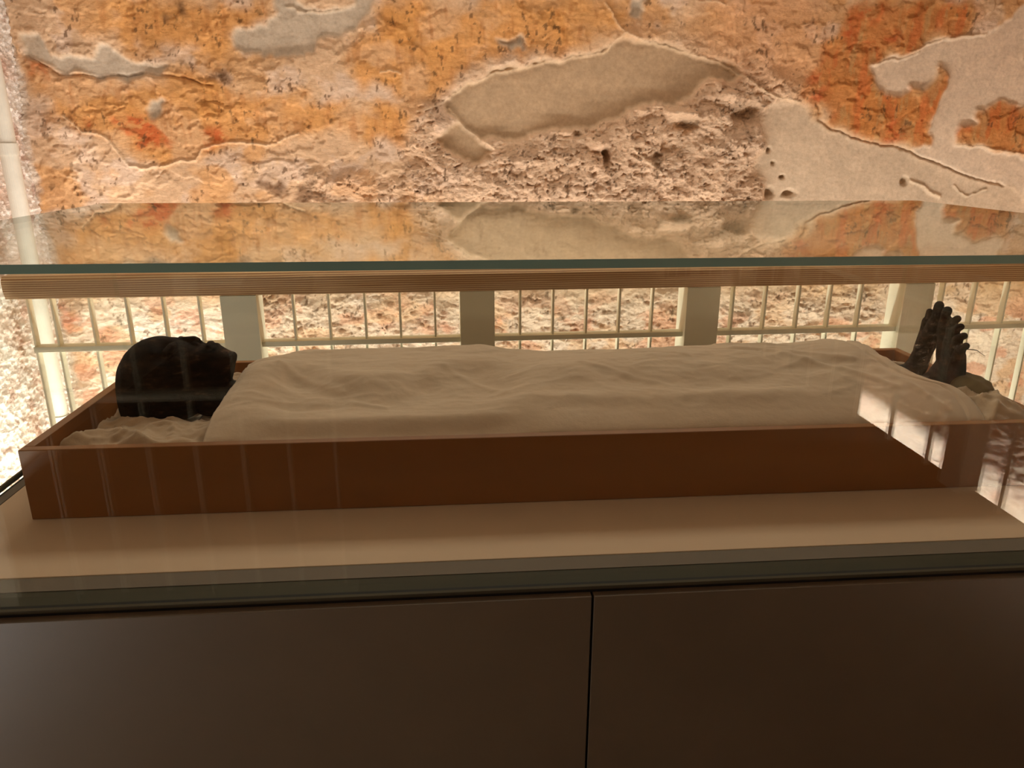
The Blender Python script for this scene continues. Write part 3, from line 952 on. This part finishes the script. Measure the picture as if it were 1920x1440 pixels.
# the skull presses a hollow into the pad
HC = (-0.565, 1.490)
hol = np.exp(-(((XB - HC[0]) / 0.105) ** 2 + ((YB - HC[1]) / 0.075) ** 2) ** 2)
ZBd = ZBd - 0.02 * hol
bed = grid_mesh('linen_bedding', np.stack([XB, YB, ZBd + EYE], -1), M['linen2'])
md = bed.modifiers.new('solid', 'SOLIDIFY'); md.thickness = 0.004; md.offset = -1
tag(bed, 'wrinkled beige linen bedding lining the tray beneath head and feet', 'bedding')

# olive cushion behind the near heel
bm = bmesh.new()
bmesh.ops.create_uvsphere(bm, u_segments=40, v_segments=24, radius=1)
cc = at(1828, 716, 1.47)
for vv in bm.verts:
    c = vv.co.copy()
    n = 0.04 * math.sin(9 * c.x + 4 * c.y) + 0.03 * math.sin(13 * c.y + 3 * c.z)
    sc_ = 1 + n
    f = lambda t, p: math.copysign(abs(t) ** p, t)
    vv.co = W(1.077 + 0.030 * f(c.x, 0.8) * sc_, 1.40 + 0.050 * f(c.y, 0.8) * sc_, -0.480 + 0.026 * f(c.z, 0.8) * sc_)
me = bpy.data.meshes.new('cushion'); bm.to_mesh(me); bm.free()
tag(link('cushion', me, M['cushion'], smooth=True), 'small olive brown cushion tucked behind the heels of the mummy', 'cushion')

# ================================================================== MUMMY
VO = []; FA = []


def add_mesh(vs, fs):
    o = len(VO)
    VO.extend(vs)
    FA.extend([tuple(i + o for i in f) for f in fs])


def capsule(a, b, ra, rb, n=14, k=5):
    """closed tapered capsule between two points"""
    a = Vector(a); b = Vector(b)
    ax = (b - a)
    L = ax.length
    ax = ax.normalized() if L > 1e-6 else Vector((0, 0, 1))
    t = Vector((0, 1, 0)) if abs(ax.y) < 0.8 else Vector((1, 0, 0))
    e1 = ax.cross(t).normalized(); e2 = ax.cross(e1)
    rings = []
    for i in range(k):
        th = math.pi / 2 * (i + 0.5) / k
        rings.append((a - ax * ra * math.cos(th), ra * math.sin(th)))
    rings.append((a, ra)); rings.append((b, rb))
    for i in range(k - 1, -1, -1):
        th = math.pi / 2 * (i + 0.5) / k
        rings.append((b + ax * rb * math.cos(th), rb * math.sin(th)))
    vs = []
    for c, r in rings:
        for j in range(n):
            an = 2 * math.pi * j / n
            vs.append(c + e1 * (r * math.cos(an)) + e2 * (r * math.sin(an)))
    fs = []
    for i in range(len(rings) - 1):
        for j in range(n):
            fs.append((i * n + j, i * n + (j + 1) % n, (i + 1) * n + (j + 1) % n, (i + 1) * n + j))
    fs.append(tuple(range(n))[::-1]); fs.append(tuple((len(rings) - 1) * n + j for j in range(n)))
    add_mesh(vs, fs)


def chain(pts):
    for (a, ra), (b, rb) in zip(pts[:-1], pts[1:]):
        capsule(a, b, ra, rb)


# ---- head: lofted along x from crown to chin; profile of upper and lower outline
def P2(px, py, Y=1.49):
    p = at(px, py, Y)
    return p.x, p.z


TOPL = [P2(*q) for q in [(221.5, 716), (223, 695), (229, 676), (239, 658.5), (252, 645.5), (265, 638), (282, 633.5), (305, 630), (325, 631.5), (338, 634.5), (348, 637), (360, 640), (375, 644), (385, 645.5), (394, 644), (403, 645), (411, 649), (424, 656), (436, 661), (441.5, 665.5), (442.5, 671), (443, 674)]]
BOTL = [P2(*q) for q in [(221.5, 724), (222.5, 750), (226, 772), (233, 786), (250, 795), (275, 799), (300, 798), (325, 792), (345, 786), (365, 778), (385, 765), (405, 748), (420, 735), (432, 720), (437, 700), (439, 685), (443, 676)]]
WID = [(0.0, 0.004), (0.02, 0.030), (0.06, 0.050), (0.14, 0.066), (0.28, 0.075), (0.42, 0.073), (0.52, 0.066), (0.62, 0.060), (0.72, 0.052), (0.82, 0.043), (0.92, 0.031), (0.98, 0.020), (1.0, 0.006)]
hx0, hx1 = TOPL[0][0], TOPL[-1][0]
tx = [a for a, b in TOPL]; tz = [b for a, b in TOPL]; bx_ = [a for a, b in BOTL]; bz = [b for a, b in BOTL]
for i in range(1, len(tx)): tx[i] = max(tx[i], tx[i - 1] + 1e-4)
for i in range(1, len(bx_)): bx_[i] = max(bx_[i], bx_[i - 1] + 1e-4)
ns, nr = 90, 72
vs = []
HY = 1.490


def hp(px, py):
    return P2(px, py)


for i in range(ns):
    f = i / (ns - 1)
    f = 0.5 - 0.5 * math.cos(math.pi * f)
    x = hx0 + (hx1 - hx0) * f
    zt = np.interp(x, tx, tz); zb = np.interp(x, bx_, bz)
    wd = np.interp(f, [a for a, b in WID], [b for a, b in WID])
    zc = (zt + zb) / 2; hh = (zt - zb) / 2
    for j in range(nr):
        an = 2 * math.pi * j / nr
        c, s_ = math.cos(an), math.sin(an)
        yy = math.copysign(abs(c) ** 0.86, c) * wd
        zz = math.copysign(abs(s_) ** 0.92, s_) * hh
        X_, Y_, Z_ = x, HY + yy, zc + zz
        # eye sockets, cheeks, temple hollows, mouth
        for sg in (-1, 1):
            ex, ez = hp(322, 662)
            d2 = ((X_ - ex) / 0.016) ** 2 + ((yy - sg * 0.034) / 0.020) ** 2 + ((Z_ - (zt - 0.018)) / 0.03) ** 2
            q = math.exp(-d2)
            Z_ -= 0.016 * q; Y_ -= sg * 0.006 * q
            ex, ez = hp(318, 661)
            q = math.exp(-(((X_ - ex) / 0.017) ** 2 + ((Z_ - ez) / 0.0085) ** 2) ** 1.4) * (1 if yy * sg > 0 else 0)
            Y_ -= sg * 0.017 * q
            cx_, cz_ = hp(352, 672)                       # cheek bone
            q = math.exp(-(((X_ - cx_) / 0.020) ** 2 + ((Z_ - cz_) / 0.018) ** 2)) * (1 if yy * sg > 0 else 0)
            Y_ += sg * 0.007 * q
            cx_, cz_ = hp(382, 700)                       # sunken cheek
            q = math.exp(-(((X_ - cx_) / 0.026) ** 2 + ((Z_ - cz_) / 0.024) ** 2)) * (1 if yy * sg > 0 else 0)
            Y_ -= sg * 0.013 * q
            cx_, cz_ = hp(300, 672)                       # temple
            q = math.exp(-(((X_ - cx_) / 0.020) ** 2 + ((Z_ - cz_) / 0.022) ** 2)) * (1 if yy * sg > 0 else 0)
            Y_ -= sg * 0.006 * q
        if s_ > 0:
            mx_, _ = hp(399, 645)
            q = math.exp(-((X_ - mx_) / 0.0035) ** 2 - (yy / 0.024) ** 2)
            Z_ -= 0.005 * q
        vs.append(Vector((X_, Y_, Z_)))
fs = []
for i in range(ns - 1):
    for j in range(nr):
        fs.append((i * nr + j, i * nr + (j + 1) % nr, (i + 1) * nr + (j + 1) % nr, (i + 1) * nr + j))
fs.append(tuple(range(nr))[::-1]); fs.append(tuple((ns - 1) * nr + j for j in range(nr)))
add_mesh(vs, fs)


def H3(px, py, dy=0.0):
    x, z = P2(px, py)
    return Vector((x, HY + dy, z))


# nose (flattened), nostril wings, lips, chin, brows, ears
chain([(H3(340, 637), 0.006), (H3(352, 636.5), 0.0065), (H3(364, 636.5), 0.0075), (H3(370, 640), 0.008)])
for sg in (-1, 1):
    capsule(H3(366, 643, sg * 0.009), H3(372, 645, sg * 0.010), 0.006, 0.006)
    chain([(H3(334, 642, sg * 0.012), 0.006), (H3(330, 643, sg * 0.030), 0.007), (H3(324, 650, sg * 0.047), 0.006)])
    # cheek arch
    chain([(H3(345, 662, sg * 0.046), 0.007), (H3(328, 680, sg * 0.058), 0.006), (H3(312, 700, sg * 0.066), 0.005)])
    # ear: a flattened ring
    ring_pts = []
    for k in range(11):
        an = -0.6 + 4.6 * k / 10
        ring_pts.append((H3(300 + 10 * math.cos(an), 741 + 15 * math.sin(an), sg * (0.074 + 0.003 * math.sin(an))), 0.0036))
    chain(ring_pts)
    capsule(H3(302, 748, sg * 0.070), H3(306, 754, sg * 0.071), 0.005, 0.004)
chain([(H3(394, 646, -0.016), 0.004), (H3(393, 643.5, 0), 0.0052), (H3(394, 646, 0.016), 0.004)])
chain([(H3(405, 650, -0.015), 0.004), (H3(404, 647, 0), 0.0052), (H3(405, 650, 0.015), 0.004)])
capsule(H3(434, 669, -0.006), H3(434, 669, 0.006), 0.010, 0.010)
# neck and wasted body hidden by the sheet
zz = lambda x, y, off: float(sheet_h(x, y)) - off
chain([(Vector((-0.50, 1.49, -0.49)), 0.042), (Vector((-0.43, 1.49, -0.500)), 0.036), (Vector((-0.37, 1.49, -0.500)), 0.050)])
for sg in (-1, 1):
    chain([(Vector((-0.36, 1.50 + sg * 0.03, -0.530)), 0.042), (Vector((-0.15, 1.51 + sg * 0.035, -0.540)), 0.044), (Vector((0.05, 1.51 + sg * 0.035, -0.535)), 0.042), (Vector((0.16, 1.50 + sg * 0.045, -0.545)), 0.040)])
    chain([(Vector((-0.35, 1.50 + sg * 0.08, -0.552)), 0.030), (Vector((-0.12, 1.51 + sg * 0.10, -0.560)), 0.022), (Vector((0.0, 1.51 + sg * 0.05, -0.525)), 0.020)])
# legs
KN = {-1: [(0.14, 1.445, -0.525, 0.044), (0.50, 1.44, -0.510, 0.032), (0.72, 1.445, -0.530, 0.026), (0.93, 1.452, -0.535, 0.022), (1.005, 1.455, -0.535, 0.026)],
      1: [(0.14, 1.535, -0.525, 0.044), (0.50, 1.545, -0.505, 0.032), (0.72, 1.555, -0.520, 0.026), (0.93, 1.575, -0.520, 0.022), (1.005, 1.580, -0.520, 0.026)]}
for sg, pts in KN.items():
    chain([(Vector(p[:3]), p[3]) for p in pts])


def A(px, py, Y):
    return at(px, py, Y)


# near (right) foot
toe_n = [((1776, 577), (1774, 604), 1.490, 0.0102, 0.0135), ((1795, 592), (1785, 610), 1.472, 0.0082, 0.0108), ((1801, 607), (1789, 622), 1.452, 0.0080, 0.0104),
         ((1807, 624), (1795, 638), 1.432, 0.0080, 0.0100), ((1811, 643), (1800, 658), 1.412, 0.0078, 0.0100)]
heel = A(1780, 745, 1.455)
ank = A(1748, 718, 1.462)
for (tp, bs_, Y, r0, r1) in toe_n:
    tip = A(tp[0], tp[1] + 6, Y); base = A(bs_[0], bs_[1], Y)
    mid = (tip + base) / 2 + Vector((-0.004, 0, 0.001))
    chain([(tip, r0), (mid, r0 * 0.92), (base, r1)])
    mb = base.lerp(heel, 0.42) + Vector((-0.004, 0, 0))
    chain([(base, r1 * 1.1), (mb, r1 * 1.45), (heel, 0.022)])
chain([(A(1772, 612, 1.488), 0.014), (A(1770, 640, 1.482), 0.0135), (A(1770, 680, 1.475), 0.016), (ank, 0.022)])
chain([(A(1802, 668, 1.415), 0.010), (A(1800, 692, 1.420), 0.012), (A(1792, 722, 1.435), 0.018), (heel, 0.021)])
chain([(A(1786, 640, 1.455), 0.018), (A(1784, 670, 1.455), 0.020), (A(1778, 710, 1.455), 0.026)])
chain([(heel, 0.024), (ank, 0.026), (Vector((0.99, 1.455, -0.535)), 0.026)])
# far (left) foot
toe_f = [((1761, 567), (1757, 600), 1.545, 0.0105, 0.0145), ((1743, 578), (1741, 608), 1.568, 0.0072, 0.0095), ((1739, 590), (1738, 614), 1.585, 0.0056, 0.0080),
         ((1737, 602), (1736, 624), 1.602, 0.0056, 0.0076), ((1736, 615), (1735, 636), 1.618, 0.0054, 0.0076)]
heel2 = A(1716, 692, 1.575); ank2 = A(1708, 700, 1.575)
for (tp, bs_, Y, r0, r1) in toe_f:
    tip = A(tp[0], tp[1] + 6, Y); base = A(bs_[0], bs_[1], Y)
    chain([(tip, r0), ((tip + base) / 2 + Vector((-0.003, 0, 0)), r0 * 0.95), (base, r1)])
    chain([(base, r1 * 1.1), (base.lerp(heel2, 0.5), r1 * 1.45), (heel2, 0.020)])
chain([(A(1742, 604, 1.57), 0.0155), (A(1740, 622, 1.575), 0.018), (A(1730, 655, 1.58), 0.020)])
chain([(A(1752, 608, 1.56), 0.019), (A(1745, 634, 1.565), 0.020), (A(1730, 660, 1.57), 0.0205), (A(1720, 684, 1.575), 0.0235), (ank2, 0.026)])
chain([(heel2, 0.022), (ank2, 0.026), (Vector((0.99, 1.578, -0.520)), 0.026)])

me = bpy.data.meshes.new('mummy')
me.from_pydata([(p.x, p.y, p.z + EYE) for p in VO], [], FA)
me.update()
mum = link('mummy', me, M['skin'])
rm = mum.modifiers.new('remesh', 'REMESH'); rm.mode = 'VOXEL'; rm.voxel_size = 0.0022; rm.use_smooth_shade = True
sm = mum.modifiers.new('smooth', 'SMOOTH'); sm.iterations = 3; sm.factor = 0.5
tag(mum, 'blackened mummy on its back with only head and feet bare', 'mummy')

# stray thread at the little toe
pts = [at(1812, 655, 1.42), at(1824, 655.5, 1.42), at(1832, 657, 1.42), at(1840, 663, 1.42), at(1847, 668, 1.42)]
VO.clear(); FA.clear()
chain([(p, 0.0009 if i < 3 else 0.0005) for i, p in enumerate(pts)])
me = bpy.data.meshes.new('loose_thread')
me.from_pydata([(p.x, p.y, p.z + EYE) for p in VO], [], FA)
th = link('loose_thread', me, M['thread'], mum)
